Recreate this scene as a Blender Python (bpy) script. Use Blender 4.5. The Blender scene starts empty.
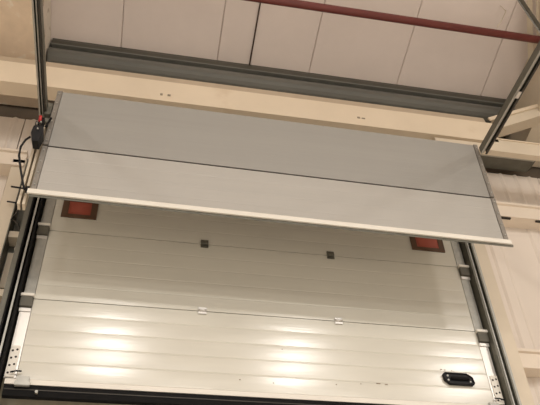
import bpy, bmesh, math, random
from mathutils import Vector, Matrix
random.seed(7)
S = bpy.context.scene
COL = S.collection

# ------------------------------------------------------------------ camera
# solved from the photograph's vanishing points: yaw, pitch, roll, focal length
YAW, PITCH, ROLL, FPX = 0.226657, 0.733945, -0.051624, 695.77
EYE = Vector((0, 0, 1.6))
fw = Vector((math.sin(YAW)*math.cos(PITCH), math.cos(YAW)*math.cos(PITCH), math.sin(PITCH)))
rt = Vector((math.cos(YAW), -math.sin(YAW), 0)); up = rt.cross(fw)
r2 = math.cos(ROLL)*rt + math.sin(ROLL)*up
u2 = -math.sin(ROLL)*rt + math.cos(ROLL)*up
cd = bpy.data.cameras.new('camera'); cam = bpy.data.objects.new('camera', cd); COL.objects.link(cam)
cd.sensor_width = 36; cd.lens = FPX*36/540; cd.clip_end = 200; cd.clip_start = 0.05
m = Matrix.Identity(4)
for i in range(3):
    m[i][0], m[i][1], m[i][2], m[i][3] = r2[i], u2[i], -fw[i], EYE[i]
cam.matrix_world = m
S.camera = cam

# ------------------------------------------------------------------ world, exposure, lamps
S.view_settings.view_transform = 'Standard'
S.view_settings.look = 'None'
S.view_settings.gamma = 1
S.view_settings.use_curve_mapping = False
S.view_settings.exposure = -0.66
W = bpy.data.worlds.new('world'); S.world = W; W.use_nodes = True
bgn = W.node_tree.nodes['Background']
bgn.inputs[0].default_value = (1.0, 0.965, 0.93, 1); bgn.inputs[1].default_value = 0.64
ZE, SL = 7.03, .23               # roof underside at y = 4.2 and its slope
def zr(y): return ZE+SL*(4.2-y)
LAMPS = [(x+(1.6 if y == -7.6 else 0), y, min(8.25, zr(y)-.62)) for y in (-3.6, -7.6, -12) for x in (-0.5, 2.95, 6.4, -3.95)]  # front row follows the door's bright reflections; rear rows added as fill
LAMP_W = 150
for lx, ly, lz in LAMPS:
    ld = bpy.data.lights.new('high_bay_and_fill_lamp', 'AREA'); ld.shape = 'DISK'; ld.size = 0.55
    ld.energy = LAMP_W*(1.9 if ly < -6 else 1.3); ld.color = (1.0, 0.95, 0.89)
    lo = bpy.data.objects.new('high_bay_and_fill_lamp', ld); COL.objects.link(lo); lo.location = (lx, ly, lz)

# ------------------------------------------------------------------ helpers
def lin(c):
    return tuple((x/255/12.92 if x/255 <= .04045 else ((x/255+.055)/1.055)**2.4) for x in c) + (1,)

def mat(name, rgb, rough=.6, metal=0.0, var=.08, scale=3.0, bump=0.0, bscale=60, stretch=(1, 1, 1), spots=None, spec=.5, rvar=.0):
    """procedural paint or metal: base colour broken up by noise, optional blotches, optional fine relief"""
    ma = bpy.data.materials.new(name); ma.use_nodes = True
    nt = ma.node_tree; N = nt.nodes; L = nt.links
    b = N['Principled BSDF']; b.inputs['Roughness'].default_value = rough
    b.inputs['Metallic'].default_value = metal; b.inputs['Specular IOR Level'].default_value = spec
    tc = N.new('ShaderNodeTexCoord'); mp = N.new('ShaderNodeMapping'); mp.inputs['Scale'].default_value = stretch
    geo = N.new('ShaderNodeNewGeometry')
    L.new(geo.outputs['Position'], mp.inputs['Vector'])
    n1 = N.new('ShaderNodeTexNoise'); n1.inputs['Scale'].default_value = scale; n1.inputs['Detail'].default_value = 6
    n1.inputs['Roughness'].default_value = .65
    L.new(mp.outputs[0], n1.inputs['Vector'])
    c = lin(rgb)
    mr = N.new('ShaderNodeMapRange'); mr.inputs[1].default_value = .3; mr.inputs[2].default_value = .7
    mr.inputs[3].default_value = 1-var; mr.inputs[4].default_value = 1+var
    L.new(n1.outputs['Fac'], mr.inputs[0])
    mx = N.new('ShaderNodeVectorMath'); mx.operation = 'SCALE'; mx.inputs[0].default_value = c[:3]
    L.new(mr.outputs[0], mx.inputs['Scale'])
    out = mx.outputs[0]
    if spots:
        srgb, sscale, lo_, hi_ = spots
        n2 = N.new('ShaderNodeTexNoise'); n2.inputs['Scale'].default_value = sscale; n2.inputs['Detail'].default_value = 5
        L.new(geo.outputs['Position'], n2.inputs['Vector'])
        m2 = N.new('ShaderNodeMapRange'); m2.inputs[1].default_value = lo_; m2.inputs[2].default_value = hi_
        L.new(n2.outputs['Fac'], m2.inputs[0])
        mm = N.new('ShaderNodeMix'); mm.data_type = 'RGBA'
        L.new(m2.outputs[0], mm.inputs[0]); L.new(out, mm.inputs[6]); mm.inputs[7].default_value = lin(srgb)
        out = mm.outputs[2]
    L.new(out, b.inputs['Base Color'])
    if rvar:
        m3 = N.new('ShaderNodeMapRange'); m3.inputs[1].default_value = .3; m3.inputs[2].default_value = .7
        m3.inputs[3].default_value = rough-rvar; m3.inputs[4].default_value = rough+rvar
        L.new(n1.outputs['Fac'], m3.inputs[0]); L.new(m3.outputs[0], b.inputs['Roughness'])
    if bump:
        n4 = N.new('ShaderNodeTexNoise'); n4.inputs['Scale'].default_value = bscale; n4.inputs['Detail'].default_value = 3
        L.new(mp.outputs[0], n4.inputs['Vector'])
        bp = N.new('ShaderNodeBump'); bp.inputs['Strength'].default_value = bump; bp.inputs['Distance'].default_value = .01
        L.new(n4.outputs['Fac'], bp.inputs['Height']); L.new(bp.outputs[0], b.inputs['Normal'])
    return ma

M = dict(
    door=mat('door_skin', (216, 212, 199), .2, .0, .04, 2.0, .04, 9, (.5, 1, 5), rvar=.03, spec=.7),
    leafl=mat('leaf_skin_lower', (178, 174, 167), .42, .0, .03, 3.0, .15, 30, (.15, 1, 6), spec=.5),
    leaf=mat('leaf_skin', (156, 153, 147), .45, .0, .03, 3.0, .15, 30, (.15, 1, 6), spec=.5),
    white=mat('white_rail', (232, 226, 214), .35, .0, .04),
    alu=mat('bare_aluminium', (214, 210, 204), .35, .6, .06, 8),
    cap=mat('leaf_edge_metal', (138, 132, 124), .45, .3, .14, 14),
    galv=mat('galvanised_steel', (170, 168, 160), .42, .45, .14, 14),
    dgalv=mat('dull_galvanised_steel', (108, 106, 96), .5, .4, .18, 12),
    track=mat('dark_track_steel', (62, 58, 52), .5, .4, .2, 10),
    brak=mat('bracket_steel', (92, 88, 77), .5, .2, .1),
    black=mat('black_rubber', (18, 17, 17), .75, 0, .1, spec=.2),
    plastic=mat('black_plastic', (18, 18, 21), .5, 0, .1, spec=.3),
    cream=mat('cream_steel_paint', (228, 211, 186), .55, 0, .04, 2.5, spots=((212, 190, 162), 3.0, .62, .8)),
    flange=mat('beam_flange_paint', (190, 172, 148), .55, 0, .06, 2.5),
    cream2=mat('pale_steel_paint', (214, 200, 178), .55, 0, .06, 2.5),
    clad=mat('wall_cladding', (226, 214, 201), .6, 0, .04, 2.0, stretch=(1, 1, .4)),
    rail=mat('wall_rail_paint', (230, 216, 198), .6, 0, .04, 2.0),
    jamb=mat('jamb_paint', (218, 204, 182), .5, 0, .05, 3.0),
    roof=mat('roof_liner', (242, 230, 223), .6, 0, .04, 1.5),
    cablem=mat('brown_cable_sheath', (84, 66, 54), .6, 0, .1),
    joint=mat('dark_joint', (45, 38, 32), .8, 0, .1),
    eave=mat('dark_eaves_steel', (116, 116, 110), .45, .15, .12, 5, stretch=(.3, 1, 1)),
    eaved=mat('dark_eaves_flange', (82, 79, 70), .5, .1, .12, 5),
    pipe=mat('red_pipe_paint', (112, 54, 50), .45, 0, .12, 20, stretch=(.4, 1, 1)),
    plaster=mat('mottled_rafter_paint', (224, 203, 178), .75, 0, .1, 5, .2, 14, spots=((234, 222, 204), 5, .58, .63)),
    plasterl=mat('pale_mottled_paint', (236, 226, 212), .75, 0, .1, 6, .2, 14, spots=((168, 150, 128), 8, .58, .68)),
    red=mat('red_plate', (172, 84, 66), .5, 0, .06, 12),
    rim=mat('brown_frame', (92, 66, 46), .6, 0, .1, 12),
    redled=mat('red_cap', (190, 50, 50), .4, 0, .05),
    dark=mat('recess_shade', (98, 86, 72), .8, 0, .15),  # dark tone stands for shade in the gaps, used on the back wall
    outer=mat('olive_outer_panel', (196, 188, 166), .7, 0, .12, 3),
    floor=mat('concrete', (220, 215, 208), .5, 0, .12, 1.2),
    roofback=mat('roof_joint_backing', (172, 156, 142), .8, 0, .05),
    brick=mat('hall_wall', (215, 206, 192), .7, 0, .06, 1.2),
    scuff=mat('scuff', (150, 136, 118), .7, 0, .2, 40),
)

class MB:
    def __init__(s): s.bm = bmesh.new()
    def poly_prism(s, pts, axis, a, b):
        """closed outline extruded along an axis; pts are the two other coordinates in x<y<z order"""
        def P(u, v, t):
            return {'x': (t, u, v), 'y': (u, t, v), 'z': (u, v, t)}[axis]
        A = [s.bm.verts.new(P(u, v, a)) for u, v in pts]
        B = [s.bm.verts.new(P(u, v, b)) for u, v in pts]
        n = len(pts)
        for i in range(n):
            s.bm.faces.new((A[i], A[(i+1) % n], B[(i+1) % n], B[i]))
        s.bm.faces.new(A[::-1]); s.bm.faces.new(B)
        return s
    def box(s, x0, x1, y0, y1, z0, z1, bev=0):
        vs = bmesh.ops.create_cube(s.bm, size=1)['verts']
        for v in vs:
            v.co = Vector(((x0+x1)/2+v.co.x*(x1-x0), (y0+y1)/2+v.co.y*(y1-y0), (z0+z1)/2+v.co.z*(z1-z0)))
        if bev:
            es = list({e for v in vs for e in v.link_edges})
            bmesh.ops.bevel(s.bm, geom=es, offset=bev, segments=2, affect='EDGES')
        return s
    def bar(s, a, b, w, h, upv=(0, 0, 1)):
        """box beam from a to b, w across, h along upv"""
        a, b = Vector(a), Vector(b); d = (b-a).normalized(); sd = d.cross(Vector(upv)).normalized(); uu = sd.cross(d)
        V = []
        for p in (a, b):
            for i, j in ((-1, -1), (1, -1), (1, 1), (-1, 1)):
                V.append(s.bm.verts.new(p+sd*i*w/2+uu*j*h/2))
        for q in ((0, 1, 5, 4), (1, 2, 6, 5), (2, 3, 7, 6), (3, 0, 4, 7), (3, 2, 1, 0), (4, 5, 6, 7)):
            s.bm.faces.new([V[i] for i in q])
        return s
    def tube(s, pts, r, seg=12):
        pts = [Vector(p) for p in pts]; rings = []
        for i, p in enumerate(pts):
            t = (pts[min(i+1, len(pts)-1)]-pts[max(i-1, 0)]).normalized()
            a = t.cross(Vector((0, 0, 1)))
            if a.length < .1: a = t.cross(Vector((0, 1, 0)))
            a.normalize(); b = t.cross(a)
            rings.append([s.bm.verts.new(p+(a*math.cos(k*2*math.pi/seg)+b*math.sin(k*2*math.pi/seg))*r) for k in range(seg)])
        for A, B in zip(rings, rings[1:]):
            for k in range(seg):
                f = s.bm.faces.new((A[k], A[(k+1) % seg], B[(k+1) % seg], B[k])); f.smooth = True
        s.bm.faces.new(rings[0][::-1]); s.bm.faces.new(rings[-1])
        return s
    def build(s, name, ma, parent=None):
        bmesh.ops.recalc_face_normals(s.bm, faces=s.bm.faces)
        me = bpy.data.meshes.new(name); s.bm.to_mesh(me); s.bm.free()
        me.materials.append(ma)
        o = bpy.data.objects.new(name, me); COL.objects.link(o)
        if parent is not None:
            o.parent = parent
            o.matrix_parent_inverse = Matrix.Translation(-world_loc(parent))
        return o

def world_loc(o):
    bpy.context.view_layer.update()
    return o.matrix_world.translation.copy()

def tag(o, label=None, cat=None, group=None, kind=None):
    if label: o['label'] = label
    if cat: o['category'] = cat
    if group: o['group'] = group
    if kind: o['kind'] = kind
    return o

def empty(name, loc, *a, **k):
    o = bpy.data.objects.new(name, None); COL.objects.link(o); o.location = loc; o.empty_display_size = .1
    return tag(o, *a, **k)


# ------------------------------------------------------------------ the hall shell
DX0, DX1 = -0.76, 2.47          # lower door, left and right edge
YD = 4.0                        # its inner face
YW = 4.2                        # cladding plane

floor = tag(MB().box(-9, 12, -16, 4.6, -.1, 0).build('floor', M['floor']), kind='structure')
wb = MB()
wb.box(-9, -1.12, 4.3, 4.45, 0, 7.5); wb.box(2.86, 12, 4.3, 4.45, 0, 7.5); wb.box(-1.12, 2.86, 4.3, 4.45, 5.43, 7.5)
wall = tag(wb.build('wall_back', M['dark']), kind='structure')
tag(MB().box(-9.2, -9, -16, 4.45, 0, 9).build('wall_left', M['brick']), kind='structure')
tag(MB().box(12, 12.2, -16, 4.45, 0, 9).build('wall_right', M['brick']), kind='structure')

def cladding(x0, x1, z0, z1, pitch=.3, rib=.1, depth=.03, phase=0.0, y=YW):
    """one pressed sheet: flat pans with a raised trapezoid rib every pitch"""
    pts = [(x0, y)]
    k = math.ceil((x0-phase)/pitch)
    while True:
        c = phase+k*pitch
        if c+rib/2 > x1-.005: break
        if c-rib/2 > x0+.005:
            pts += [(c-rib/2, y), (c-rib/2+.022, y-depth), (c+rib/2-.022, y-depth), (c+rib/2, y)]
        k += 1
    pts += [(x1, y), (x1, y+.03), (x0, y+.03)]
    return MB().poly_prism(pts, 'z', z0, z1).build('cladding_sheet', M['clad'], wall)

# left of the door and right of it, three bands between the rails
for (xs, side) in (([-5.5, -4.4, -3.3, -2.2, -1.12], 'l'), ([2.72, 3.62, 4.6, 5.6, 6.6], 'r')):
    for a, b in zip(xs, xs[1:]):
        ph = 2.93 if side == 'r' else -1.35
        cladding(a+.004, b-.004, 5.67, 6.16, pitch=.15, rib=.05, depth=.012, phase=ph)
        cladding(a+.004, b-.004, 4.18, 5.485, pitch=.42, rib=.12, depth=.014, phase=ph)
        cladding(a+.004, b-.004, .02, 4.0, pitch=.42, rib=.12, depth=.014, phase=ph)
for a, b in zip([-1.12, -.1, .9, 1.85], [-.1, .9, 1.85, 2.72]):
    cladding(a+.004, b-.004, 5.43, 6.16, pitch=.15, rib=.05, depth=.012, phase=0)

def wall_rail(x0, x1, z0, z1, y0=4.06):
    MB().poly_prism([(y0, z0+.022), (y0, z0+.05), (y0+.02, z0+.056), (y0+.02, z1-.035), (y0, z1-.03), (y0, z1-.008), (y0+.015, z1), (YW+.02, z1), (YW+.02, z0+.022)], 'x', x0, x1).build('wall_rail', M['rail'], wall)
    x = x0+.25
    while x < x1-.1:
        MB().box(x, x+.11, y0+.01, y0+.03, z0+.010, z0+.0218).build('rail_clip', M['joint'], wall)
        x += .35
for z0, z1 in ((5.46, 5.66), (3.98, 4.17), (2.3, 2.5)):
    wall_rail(2.72, 6.6, z0, z1)
    wall_rail(-5.5, -1.0, z0, z1)
# the outer shell seen under the raised door
ow = MB().box(-1.6, 3.3, 4.5, 4.6, 0, 5.6)
for i in range(14):
    ow.box(-1.6, 3.3, 4.47, 4.5, .1+i*.4, .42+i*.4)
tag(ow.build('wall_outer', M['outer']), kind='structure')

# ceiling: liner sheets that run up the slope, with open joints between them
cb = MB()
ceil = tag(cb.poly_prism([(-16, zr(-16)+.05), (4.45, zr(4.45)+.05), (4.45, zr(4.45)+.15), (-16, zr(-16)+.15)], 'x', -9, 12).build('ceiling', M['roofback']), kind='structure')
xs = [-.425+.902*k for k in range(-9, 13)]
for a, b in zip(xs, xs[1:]):
    pts = [(a+.004, zr(0)), ]
    mb = MB()
    A = []
    g = .0015
    for (x, dz) in ((a+g, .01), (a+g+.006, 0), (b-g-.006, 0), (b-g, .01), (b-g, .04), (a+g, .04)):
        A.append((x, dz))
    v0 = [mb.bm.verts.new((x, 4.3, zr(4.3)+dz)) for x, dz in A]
    v1 = [mb.bm.verts.new((x, -16, zr(-16)+dz)) for x, dz in A]
    for i in range(len(A)):
        mb.bm.faces.new((v0[i], v0[(i+1) % 6], v1[(i+1) % 6], v1[i]))
    mb.bm.faces.new(v0); mb.bm.faces.new(v1[::-1])
    mb.build('roof_panel', M['roof'], ceil)

# ------------------------------------------------------------------ eaves beam, rafters
ev = empty('eaves_beam', (.8, 4.05, 7.0), 'dark grey rounded eaves beam running along the top of the wall under the roof', 'beam')
pr = []
for k in range(11):
    a = math.radians(-100+k*20)
    pr.append((4.07-.11*math.cos(a), 6.85+.095*math.sin(a)))
pr += [(4.2, 6.945), (4.2, 6.75)]
b = MB().poly_prism(pr, 'x', -1.04, 5.2)
for f in b.bm.faces:
    if len(f.verts) == 4: f.smooth = False
b.build('beam_barrel', M['eave'], ev)
MB().poly_prism([(3.99, 6.965), (3.99, 7.03), (4.0, 7.075), (4.25, 7.04), (4.25, 6.965)], 'x', -1.04, 5.2).build('beam_flange', M['eaved'], ev)
MB().box(-1.04, 5.2, 3.97, 4.2, 6.948, 6.962).build('beam_lip', M['eave'], ev)

def rafter(x0, x1, label, ma1, ma2):
    t = empty('roof_rafter', ((x0+x1)/2, 3.6, zr(3.6)-.6), label, 'rafter', 'cream painted roof rafters either side of the door')
    def sl(xa, xb, h0, h1, nm, mm, ya=-11.5, yb=4.28):
        b = MB(); V = [b.bm.verts.new(c) for c in ((xa, ya, zr(ya)-h0), (xb, ya, zr(ya)-h0), (xb, ya, zr(ya)-h1), (xa, ya, zr(ya)-h1),
                                                   (xa, yb, zr(yb)-h0), (xb, yb, zr(yb)-h0), (xb, yb, zr(yb)-h1), (xa, yb, zr(yb)-h1))]
        for q in ((0, 1, 5, 4), (1, 2, 6, 5), (2, 3, 7, 6), (3, 0, 4, 7), (3, 2, 1, 0), (4, 5, 6, 7)): b.bm.faces.new([V[i] for i in q])
        return b.build(nm, mm, t)
    sl(x0+.006, x1-.006, .01, .585, 'web', ma2)
    sl(x0, x1, .585, .605, 'bottom_flange', ma1)
    return t
rafter(-2.2, -1.05, 'mottled tan painted rafter at the upper left, beside the overhead track', M['plaster'], M['plasterl'])
rafter(3.5, 4.4, 'cream rafter at the far upper right, behind the end of the red pipe', M['cream2'], M['cream2'])
MB()

# ------------------------------------------------------------------ cream lintel beam, its lower neighbour and the brace
lb = empty('lintel_beam', (.4, 3.77, 6.0), 'long cream painted steel beam running right above the hanging silver leaf', 'beam')
MB().poly_prism([(3.7, 6.025), (3.7, 6.275), (3.84, 6.275), (3.84, 6.025)], 'x', -5, 2.95).build('beam_body', M['cream'], lb)
MB().poly_prism([(3.708, 6.277), (3.725, 6.365), (3.84, 6.365), (3.84, 6.277)], 'x', -5, 2.90).build('top_flange', M['flange'], lb)
MB().box(1.66, 1.685, 3.696, 3.70, 6.11, 6.128).build('bolt_stain', M['scuff'], lb)
MB().box(1.70, 1.73, 3.696, 3.70, 6.11, 6.122).build('bolt_stain', M['scuff'], lb)
MB().box(-.02, .0, 3.696, 3.70, 6.09, 6.11).build('bolt_stain', M['scuff'], lb)
MB().box(.04, .065, 3.696, 3.70, 6.09, 6.11).build('bolt_stain', M['scuff'], lb)

sb = empty('cross_beam', (3.6, 3.75, 5.9), 'pale horizontal steel beam at the right, continuing below the lintel beam', 'beam')
MB().poly_prism([(2.34, 5.93), (2.38, 5.905), (5.2, 5.905), (5.2, 6.055), (2.86, 6.055), (2.84, 5.985), (2.34, 5.985)], 'y', 3.70, 3.76).build('beam_body', M['cream2'], sb)
MB().box(2.84, 5.2, 3.69, 3.74, 6.055, 6.066).build('top_lip', M['cream'], sb)

dbr = empty('diagonal_brace', (2.8, 3.75, 6.05), 'cream diagonal brace rising to the right from the end of the lintel beam', 'brace')
MB().bar((3.03, 3.77, 6.31), (3.95, 3.77, 6.80), .14, .14).build('brace_tube', M['cream2'], dbr)
MB().bar((2.93, 3.69, 6.315), (3.95, 3.69, 6.845), .015, .035).build('brace_flange', M['cream'], dbr)

gp = empty('steel_purlin', (2.9, 4.06, 6.2), 'grey green galvanised purlin with a slanted end, in the gap right of the leaf', 'purlin')
MB().poly_prism([(1.9, 6.2), (3.50, 6.2), (3.56, 6.25), (3.52, 6.36), (1.9, 6.36)], 'y', 4.0, 4.18).build('purlin_web', M['dgalv'], gp)
MB().box(1.9, 3.50, 3.985, 4.02, 6.185, 6.2).build('purlin_lip', M['galv'], gp)

# ------------------------------------------------------------------ lower sectional door
def ribbed(x0, x1, z0, z1, fields, yf, th, dep, arc):
    """front outline of a door section: slightly arched pans between pressed grooves"""
    pts = []; h = (z1-z0)/fields; g = .006
    for k in range(fields):
        a, b_ = z0+k*h, z0+(k+1)*h
        if k == 0: pts.append((yf, a))
        for j in range(0 if k else 1, 7):
            t = j/6; pts.append((yf-arc*4*t*(1-t), a+g+(h-2*g)*t if k < fields-1 or True else 0))
        if k < fields-1: pts += [(yf+dep, b_-.001), (yf+dep, b_+.001)]
        else: pts.append((yf, b_))
    pts += [(yf+th, z1), (yf+th, z0)]
    b = MB().poly_prism(pts, 'x', x0, x1)
    return b

door = empty('sectional_door', ((DX0+DX1)/2, YD, 3.58), 'off-white ribbed sectional door behind and below the silver leaf, with black handle', 'door')
door['kind'] = 'thing'
H = .585
rows = [(3.665, 4.234), (4.240, 4.816), (4.822, 5.40)]
for i, (z0, z1) in enumerate(rows):
    s = ribbed(DX0+.07, DX1-.07, z0, z1, 5, YD, .04, .0022 if i == 0 else .0013, .0006 if i == 0 else .0005).build('door_section', M['door'], door)
    if i < 2:
        MB().box(DX0+.07, DX1-.07, YD+.008, YD+.035, z1-.001, z1+.007).build('section_joint', M['black'], s)
    # end stiles, galvanised, one pair per section
    for sx in (DX0, DX1-.07):
        e = MB().box(sx, sx+.068, YD-.006, YD+.041, z0+.002, z1-.002).build('end_stile', M['galv' if i else 'alu'], s)
    if i == 0:
        for (sx) in (DX0+.002, DX1-.056):
            MB().box(sx, sx+.054, YD-.012, YD-.0062, z0+.005, z0+.215, .001).build('corner_plate', M['white'], s)
            for r in range(4):
                for c in range(2):
                    MB().tube([(sx+.014+c*.026, YD-.0128, z0+.03+r*.05+c*.008), (sx+.014+c*.026, YD-.0118, z0+.03+r*.05+c*.008)], .0075, 8).build('plate_hole', M['joint'], s)
# hinges on the joints
def hinge(x, z, dark):
    t = MB()
    hh = .034 if dark else .026
    t.box(x-.028, x+.028, YD-.010, YD-.0025, z-hh, z-.006, .001)
    t.box(x-.028, x+.028, YD-.010, YD-.0025, z+.006, z+hh, .001)
    t.tube([(x-.026, YD-.013, z), (x+.026, YD-.013, z)], .008, 8)
    o = t.build('joint_hinge', M['dgalv'] if dark else M['alu'], door)
    o['label'] = 'dark hinge plate' if dark else 'bright metal hinge plate'
for x in (.412, 1.37):
    hinge(x, 4.819, True); hinge(x, 4.237, False)
# roller brackets at the ends of each joint
def roller_bracket(x, z, sgn):
    b = MB()
    b.box(x-.038, x+.038, YD-.030, YD-.006, z-.085, z-.010, .002)
    o = b.build('roller_bracket', M['brak'], door)
    b = MB().box(x-.042, x+.042, YD-.036, YD-.006, z-.008, z+.012, .002)
    b.build('bracket_plate', M['white'], o)
    MB().box(x-.036, x+.036, YD-.014, YD-.006, z-.115, z-.087, .001).build('bracket_foot', M['alu'], o)
    MB().tube([(x+sgn*.03, YD-.02, z-.045), (x+sgn*.0315, YD-.02, z-.045)], .008, 8).build('roller_pin', M['alu'], o)
for zl, zq in ((4.845, 4.81), (4.245, 4.225)):
    roller_bracket(DX0+.03, zl, -1); roller_bracket(DX1-.03, zq, 1)
# bottom rail, rubber seal, corner brackets
MB().poly_prism([(YD-.012, 3.625), (YD-.012, 3.656), (YD-.004, 3.664), (YD+.04, 3.664), (YD+.04, 3.625)], 'x', DX0+.01, DX1-.01).build('bottom_rail', M['white'], door)
sl_ = MB().poly_prism([(YD-.006, 3.624), (YD+.04, 3.624), (YD+.04, 3.575), (YD+.02, 3.545), (YD+.0, 3.555), (YD-.006, 3.58)], 'x', DX0+.01, DX1-.01).build('bottom_seal', M['black'], door)
MB().box(DX0+.01, DX1-.01, YD-.010, YD-.0065, 3.590, 3.596).build('seal_bead', M['track'], sl_)
for x, sgn in ((DX0+.115, -1), (DX1-.09, 1)):
    c = MB().box(x-.045, x+.045, YD-.04, YD-.013, 3.605, 3.634, .003).box(x-.035, x+.035, YD-.03, YD-.013, 3.634, 3.67, .003).build('corner_bracket', M['galv'], door)
    MB().tube([(x+.09*(-sgn), YD-.03, 3.575), (x+.09*(-sgn), YD-.008, 3.575)], .009, 12).build('bracket_bolt', M['galv'], c)
    MB().tube([(x-.083 if sgn < 0 else x+.083, YD-.03, 3.69), (x-.05 if sgn < 0 else x+.05, YD-.03, 3.70), (x-.02 if sgn < 0 else x+.02, YD-.02, 3.705)], .005, 8).build('lifting_cable', M['plastic'], c)
# black pull handle
hx0, hx1, hz0, hz1 = 2.062, 2.285, 3.792, 3.878
out = [(hx0+.015, hz1), (hx1-.045, hz1), (hx1-.006, hz1-.03), (hx1, hz0+.014), (hx1-.016, hz0), (hx0+.04, hz0), (hx0+.006, hz0+.028), (hx0, hz1-.014)]
hp = MB().poly_prism(out, 'y', YD-.016, YD-.003); hp = hp.build('handle_plate', M['plastic'], door); hp['label'] = 'black moulded pull handle plate'
cx, cz = (hx0+hx1)/2, (hz0+hz1)/2
rimb = MB()
sm = [(cx+(x-cx)*.93, cz+(z-cz)*.88) for x, z in out]
for p, q in zip(out, out[1:]+out[:1]):
    rimb.tube([(cx+(p[0]-cx)*.96, YD-.017, cz+(p[1]-cz)*.93), (cx+(q[0]-cx)*.96, YD-.017, cz+(q[1]-cz)*.93)], .006, 8)
rimb.build('handle_rim', M['plastic'], hp)
MB().box(cx-.06, cx+.075, YD-.03, YD-.016, cz-.012, cz+.012, .005).build('hand_grip', M['black'], hp)
for dz in (.02, -.012):
    MB().tube([(hx0+.034, YD-.021, cz+dz), (hx0+.034, YD-.015, cz+dz)], .007, 10).build('screw', M['galv'], hp)
MB().tube([(hx1-.03, YD-.021, cz-.018), (hx1-.03, YD-.015, cz-.018)], .006, 10).build('screw', M['galv'], hp)
for k, (x, z, w) in enumerate(((2.06, 3.905, .012), (2.09, 3.903, .008), (1.58, 3.77, .03), (1.64, 3.766, .02), (2.14, 3.9, .006), (1.3, 3.745, .008), (.66, 3.74, .01), (.95, 3.98, .006), (.88, 3.73, .008), (1.47, 3.76, .006))):
    MB().box(x, x+w, YD-.0031, YD-.0015, z, z+.006).build('scuff_mark', M['scuff'], door)
# red plates in brown frames, one at each upper corner
for x0, x1, lab in ((-.635, -.385, 'red plate in a brown frame at the left'), (2.05, 2.325, 'red plate in a brown frame at the right')):
    f = MB()
    z0, z1 = 4.952, 5.125
    f.box(x0, x1, YD-.012, YD-.001, z0, z0+.03); f.box(x0, x1, YD-.012, YD-.001, z1-.02, z1)
    f.box(x0, x0+.045, YD-.012, YD-.001, z0+.03, z1-.02); f.box(x1-.045, x1, YD-.012, YD-.001, z0+.03, z1-.02)
    f = f.build('plate_frame', M['rim'], door); f['label'] = lab
    MB().box(x0+.045, x1-.045, YD-.008, YD-.001, z0+.03, z1-.02).build('red_plate', M['red'], f)
    MB().box(x0+.06, x1-.06, YD-.0105, YD-.008, z0+.045, z1-.035, .001).build('raised_panel', M['red'], f)

# ------------------------------------------------------------------ vertical tracks and jambs
def vtrack(x0, x1, lab, mir, ma='black'):
    t = empty('guide_track', ((x0+x1)/2, 3.95, 0), lab, 'door track', 'guide tracks beside the lower door')
    w = x1-x0
    b = MB().box(x0, x0+.012, 3.93, 4.05, 0, 5.42).box(x1-.012, x1, 3.93, 4.05, 0, 5.42).box(x0, x1, 4.045, 4.055, 0, 5.42)
    b.build('track_channel', M[ma], t)
    MB().box(x0+w*.42, x0+w*.6, 3.945, 3.955, 0, 5.40).build('track_lip', M['galv'], t)
    MB().box(x0+w*.45, x0+w*.57, 3.955, 4.045, 0, 5.40).build('track_web', M['dgalv'], t)
    ax = (x0-.034, x0-.002) if not mir else (x1+.002, x1+.018)
    MB().box(ax[0], ax[1], 3.94, 4.12, 0, 5.40).build('mounting_angle', M['galv' if mir else 'dgalv'], t)
    for z in (5.0, 4.62, 4.0, 3.4, 2.8, 2.2):
        zx = x0-.046 if not mir else x1+.018
        MB().tube([(zx, 3.99, z), (zx+.012, 3.99, z)], .012, 8).build('bolt', M['alu'], t)
    MB().box(x0, x1, 3.9, 4.1, 0, .012).build('foot_plate', M['galv'], t)
    return t
vtrack(-.842, -.774, 'black and galvanised vertical guide track left of the off-white door', False)
vtrack(2.482, 2.54, 'black and galvanised vertical guide track right of the off-white door', True, 'dgalv')

tl = tag(MB().poly_prism([(-1.09, 4.08), (-.985, 4.08), (-.985, 4.3), (-1.12, 4.3), (-1.12, 4.2)], 'z', 0, 5.56).build('trim_1', M['jamb']), kind='structure')
tr_ = tag(MB().poly_prism([(2.592, 4.0), (2.70, 4.0), (2.735, 4.08), (2.735, 4.3), (2.592, 4.3)], 'z', 0, 5.56).build('trim_2', M['jamb']), kind='structure')
MB().box(2.585, 2.592, 3.985, 4.3, 0, 5.56).build('jamb_edge', M['galv'], tr_)
MB().box(-.985, -.978, 4.06, 4.3, 0, 5.56).build('jamb_edge', M['dgalv'], tl)
# recess between left jamb and track: back sheet, rungs and small mesh plates
rc = tag(MB().box(-.978, -.88, 4.2, 4.3, 0, 5.56).build('trim_3', M['dgalv']), kind='structure')
for z in (4.80, 4.30, 3.7, 3.1):
    MB().box(-.976, -.884, 4.09, 4.2, z, z+.055).build('jamb_rung', M['jamb'], rc)
for z in (4.42, 3.86):
    MB().box(-.965, -.90, 4.17, 4.2, z, z+.3).build('jamb_rib', M['jamb'], rc)
rc2 = tag(MB().box(2.56, 2.585, 4.12, 4.3, 0, 5.56).build('gap_shade', M['dark']), kind='structure')  # dark strip painted in for the shaded gap between track and jamb

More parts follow.
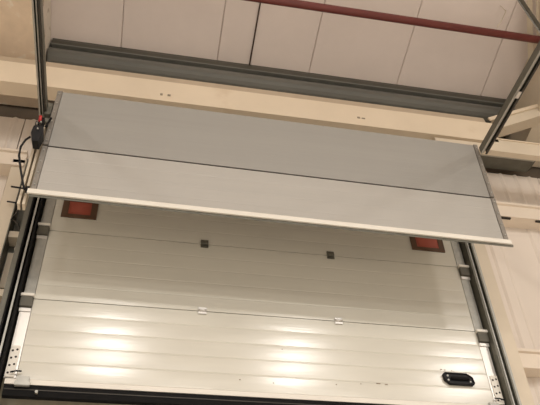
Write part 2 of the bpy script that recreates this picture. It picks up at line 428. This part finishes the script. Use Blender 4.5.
# ------------------------------------------------------------------ hanging silver leaf
YB = 3.4; BX0, BX1 = -.757, 2.49
leaf = empty('hanging_door_leaf', ((BX0+BX1)/2, YB, 4.57), 'silver two-section door leaf hanging from the overhead tracks in front of the beam', 'door')
leaf['kind'] = 'thing'
def flat_section(z0, z1, grooves, ma):
    pts = [(YB, z0)]
    for g in grooves: pts += [(YB, g-.006), (YB+.0012, g), (YB, g+.006)]
    pts += [(YB, z1-.004), (YB+.004, z1), (YB+.04, z1), (YB+.04, z0)]
    return MB().poly_prism(pts, 'x', BX0+.036, BX1-.036).build('leaf_section', M[ma], leaf)
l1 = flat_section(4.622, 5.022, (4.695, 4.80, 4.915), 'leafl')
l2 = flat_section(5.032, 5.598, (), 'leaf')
MB().box(BX0+.036, BX1-.036, YB+.008, YB+.036, 5.021, 5.033).build('section_joint', M['black'], leaf)
for (z0, z1) in ((4.625, 5.020), (5.034, 5.600)):
    for sx in (BX0, BX1-.034):
        e = MB().box(sx, sx+.034, YB-.006, YB+.041, z0, z1, .002).build('edge_cap', M['cap'], leaf)
        n = 4 if z1-z0 < .5 else 6
        for k in range(n):
            z = z0+.04+(z1-z0-.08)*k/(n-1)
            MB().tube([(sx+.017, YB-.011, z), (sx+.017, YB-.006, z)], .006, 8).build('rivet', M['galv'], e)
MB().poly_prism([(YB-.020, 4.577), (YB-.022, 4.609), (YB-.008, 4.625), (YB+.03, 4.625), (YB+.03, 4.622), (YB-.006, 4.577)], 'x', BX0-.012, BX1+.005).build('bottom_rail', M['white'], leaf)
sl2 = MB().poly_prism([(YB-.008, 4.578), (YB+.028, 4.617), (YB+.034, 4.592), (YB-.002, 4.562)], 'x', BX0+.0, BX1+.02).build('bottom_seal', M['dgalv'], leaf)
# brackets that carry the leaf from the beam behind it
for x in (-.4, .87, 2.1):
    b = MB().box(x-.03, x+.03, YB+.042, 4.2, 5.48, 5.52).build('hanger_bracket', M['dgalv'], leaf)

leaf.rotation_euler = (0, .0105, 0); leaf.location.z += .012   # it hangs a little lower at its right end

# ------------------------------------------------------------------ overhead tracks
def otrack(x, zt, lab, far=3.47, ma='dgalv'):
    t = empty('overhead_track', (x, far, zt), lab, 'door track', 'overhead tracks running from the leaf towards the viewer')
    y1 = .4
    # C channel seen from below: two lips with a dark slot
    MB().box(x-.026, x-.022, y1, far, zt-.03, zt+.03).box(x+.022, x+.026, y1, far, zt-.03, zt+.03).box(x-.026, x+.026, y1, far, zt+.028, zt+.034).build('track_channel', M[ma], t)
    MB().box(x-.026, x-.015, y1, far, zt-.034, zt-.030).build('track_lip', M['galv'], t)
    MB().box(x+.010, x+.026, y1, far, zt-.034, zt-.030).build('track_lip', M['track'], t)
    MB().box(x-.007, x+.001, y1, far, zt-.02, zt+.02).build('track_highlight', M['galv'], t)  # bright strip standing in for the highlight along the track
    for y in (.6, 2.0):
        MB().box(x-.02, x+.02, y-.004, y+.004, zt+.034, zr(y)-.002).build('hanger_strap', M['galv'], t)
    return t
otL = otrack(-.815, 5.44, 'dark overhead track at the upper left, ending above the black switch box', 3.5)
otR = otrack(2.515, 5.50, 'galvanised overhead track at the upper right, ending at the leaf corner', 3.37, 'dgalv')
MB().box(2.50, 2.525, 2.74, 2.80, 5.458, 5.466).build('splice_plate', M['alu'], otR)
# flat joint end plates to the leaf corner
MB().box(-.80, -.7575, 3.41, 3.5, 5.38, 5.50).build('end_plate', M['dgalv'], otL)

# ------------------------------------------------------------------ switch box, cable, guide strips
sw = empty('switch_box', (-.80, 3.36, 5.03), 'black switch box with a red cap, at the left edge of the silver leaf', 'switch')
MB().poly_prism([(-.835, 5.19), (-.765, 5.19), (-.758, 5.12), (-.775, 5.03), (-.818, 5.03), (-.842, 5.11)], 'y', 3.30, 3.385).build('switch_body', M['plastic'], sw)
MB().box(-.835, -.81, 3.32, 3.37, 5.19, 5.26, .003).build('switch_head', M['plastic'], sw)
MB().box(-.80, -.775, 3.31, 3.36, 5.19, 5.30, .003).build('switch_head', M['black'], sw)
MB().tube([(-.805, 3.315, 5.255), (-.805, 3.30, 5.30)], .012, 12).build('red_cap', M['redled'], sw)
for x, z in ((-.815, 5.205), (-.79, 5.225), (-.80, 5.15)):
    MB().tube([(x, 3.30, z), (x, 3.285, z)], .006, 10).build('terminal_screw', M['galv'], sw)
MB().bar((-.765, 3.36, 5.25), (-.742, 3.37, 5.37), .008, .016).build('lever_arm', M['black'], sw)

sw.location = (-.788, 3.36, 4.995); sw.scale = (.9, .9, .9)
cb_ = MB().tube([(-.831, 3.34, 5.06), (-.850, 3.33, 5.02), (-.868, 3.33, 4.95), (-.866, 3.34, 4.88), (-.838, 3.36, 4.78), (-.80, 3.375, 4.66), (-.785, 3.38, 4.625)], .0075, 8).build('cable', M['plastic'])
tag(cb_, 'thin black cable looping from the switch box down to the leaf bottom corner', 'cable')

gs = empty('guide_strip', (-.80, 3.47, 4.0), 'pair of thin pale metal strips hanging behind the leaf below the switch box', 'strip')
for x in (-.815, -.785):
    MB().box(x-.008, x+.008, 3.44, 3.50, 4.56, 5.36).build('metal_strip', M['cream2'], gs)
MB().box(-.825, -.775, 3.50, 3.506, 4.56, 5.36).build('backing_strip', M['dgalv'], gs)
MB().box(-.825, -.7575, 3.41, 3.50, 5.30, 5.34).build('strip_bracket', M['dgalv'], gs)

def hook(x, y, z, lab):
    t = empty('locking_bolt', (x, y, z), lab, 'bolt', 'black bolts at the left jamb')
    MB().tube([(x-.055, y, z+.004), (x+.055, y, z-.004)], .006, 8).build('bolt_pin', M['plastic'], t)
    MB().box(x+.035, x+.055, y-.008, y+.012, z-.03, z+.018, .002).build('bolt_head', M['black'], t)
hook(-.82, 3.40, 4.655, 'short black pin sticking out left of the silver leaf\'s bottom corner')
hook(-.985, 4.05, 5.09, 'short black pin on the left jamb, below the silver leaf\'s corner')
ch = MB().tube([(-.945, 4.05, 5.07), (-.955, 4.05, 4.99), (-.975, 4.05, 4.93), (-.93, 4.05, 4.90), (-.90, 4.06, 4.84)], .008, 8).build('pull_cord', M['track'])
tag(ch, 'dark cord hanging from the pin on the left jamb above the rung', 'cord')

# ------------------------------------------------------------------ red sprinkler pipe, conduit, strut
pp = empty('sprinkler_pipe', (2, 3.2, 6.9), 'dark red painted pipe crossing the roof from top centre to the right edge', 'pipe')
pa, pb = Vector((-5.0, 3.2, 6.905)), Vector((5.0, 3.2, 6.968))
MB().tube([pa, pb], .036, 16).build('pipe_run', M['pipe'], pp)
for t in (.05, .44, .93):
    p = pa.lerp(pb, t); q = pa.lerp(pb, t+.018)
    MB().tube([p, q], .046, 16).build('pipe_coupling', M['pipe'], pp)
    MB().tube([p+Vector((.3, 0, .03)), Vector((p.x+.3, 3.2, zr(3.2)))], .006, 8).build('hanger_rod', M['galv'], pp)
cd_ = MB().tube([(.79, 4.0, zr(4.0)-.010), (.79, 2.6, zr(2.6)-.010)], .007, 8).build('roof_cable', M['cablem'])
tag(cd_, 'dark brown cable clipped along the roof, running up behind the red pipe', 'cable')

def at(px, py, Y):
    d = r2*((px-270)/FPX) - u2*((py-202.5)/FPX) + fw
    return EYE + d*(Y/d.y)
st = empty('perforated_strut', tuple(at(541, 34, 2.8)), 'thin perforated galvanised strut slanting down to the right end of the red pipe', 'strut')
a_, b_ = at(508, -16, 2.8), at(546, 40, 2.8)
MB().bar(a_, b_, .006, .035).build('strut_angle', M['galv'], st)
MB().bar(a_+Vector((.0, -.02, .012)), b_+Vector((.0, -.02, .012)), .035, .005).build('strut_flange', M['dgalv'], st)
n = 9
for k in range(n):
    p = a_.lerp(b_, (k+.5)/n)
    MB().tube([p+Vector((0, -.004, 0)), p+Vector((0, -.0045-.001, 0))], .007, 8).build('strut_hole', M['joint'], st)
fs = empty('rafter_stay', tuple(at(534, 72, 3.6)), 'cream sloping stay at the upper right edge, behind the end of the red pipe', 'stay')
yt = 3.3
while at(534, -22, yt).z > zr(yt)-.09: yt -= .02
MB().bar(at(540, 74, 3.6), at(538, -22, yt), .09, .02, (0, 1, 0)).build('stay_plate', M['cream2'], fs)
MB().bar(at(531, 74, 3.6), at(529, -22, yt), .012, .05, (0, 1, 0)).build('stay_edge', M['cream2'], fs)
w = MB().tube([at(476, -14, 3.1), at(494, 0, 3.1), at(506, 11, 3.1), at(502, 20, 3.1), at(497, 27, 3.1)], .004, 6).build('roof_wire', M['cream2'])
tag(w, 'thin pale wire drooping under the roof left of the perforated strut', 'wire')

# ------------------------------------------------------------------ high bay light housings (outside the frame; rear rows added to soften and spread the light)
for i, (lx, ly, LAMP_Z) in enumerate(LAMPS):
    t = empty('high_bay_and_fill_light', (lx, ly, LAMP_Z), 'unseen round high bay light behind the viewer, rear rows added for fill', 'light', 'high bay lights behind the viewer')
    b = MB().tube([(lx, ly, LAMP_Z+.02), (lx, ly, LAMP_Z+.10)], .30, 24); b.build('housing', M['galv'], t)
    MB().tube([(lx, ly, LAMP_Z+.10), (lx, ly, LAMP_Z+.24)], .10, 16).build('driver_box', M['galv'], t)
    MB().tube([(lx, ly, LAMP_Z+.24), (lx, ly, zr(ly))], .008, 8).build('hanger_rod', M['galv'], t)
bpy.context.view_layer.update()
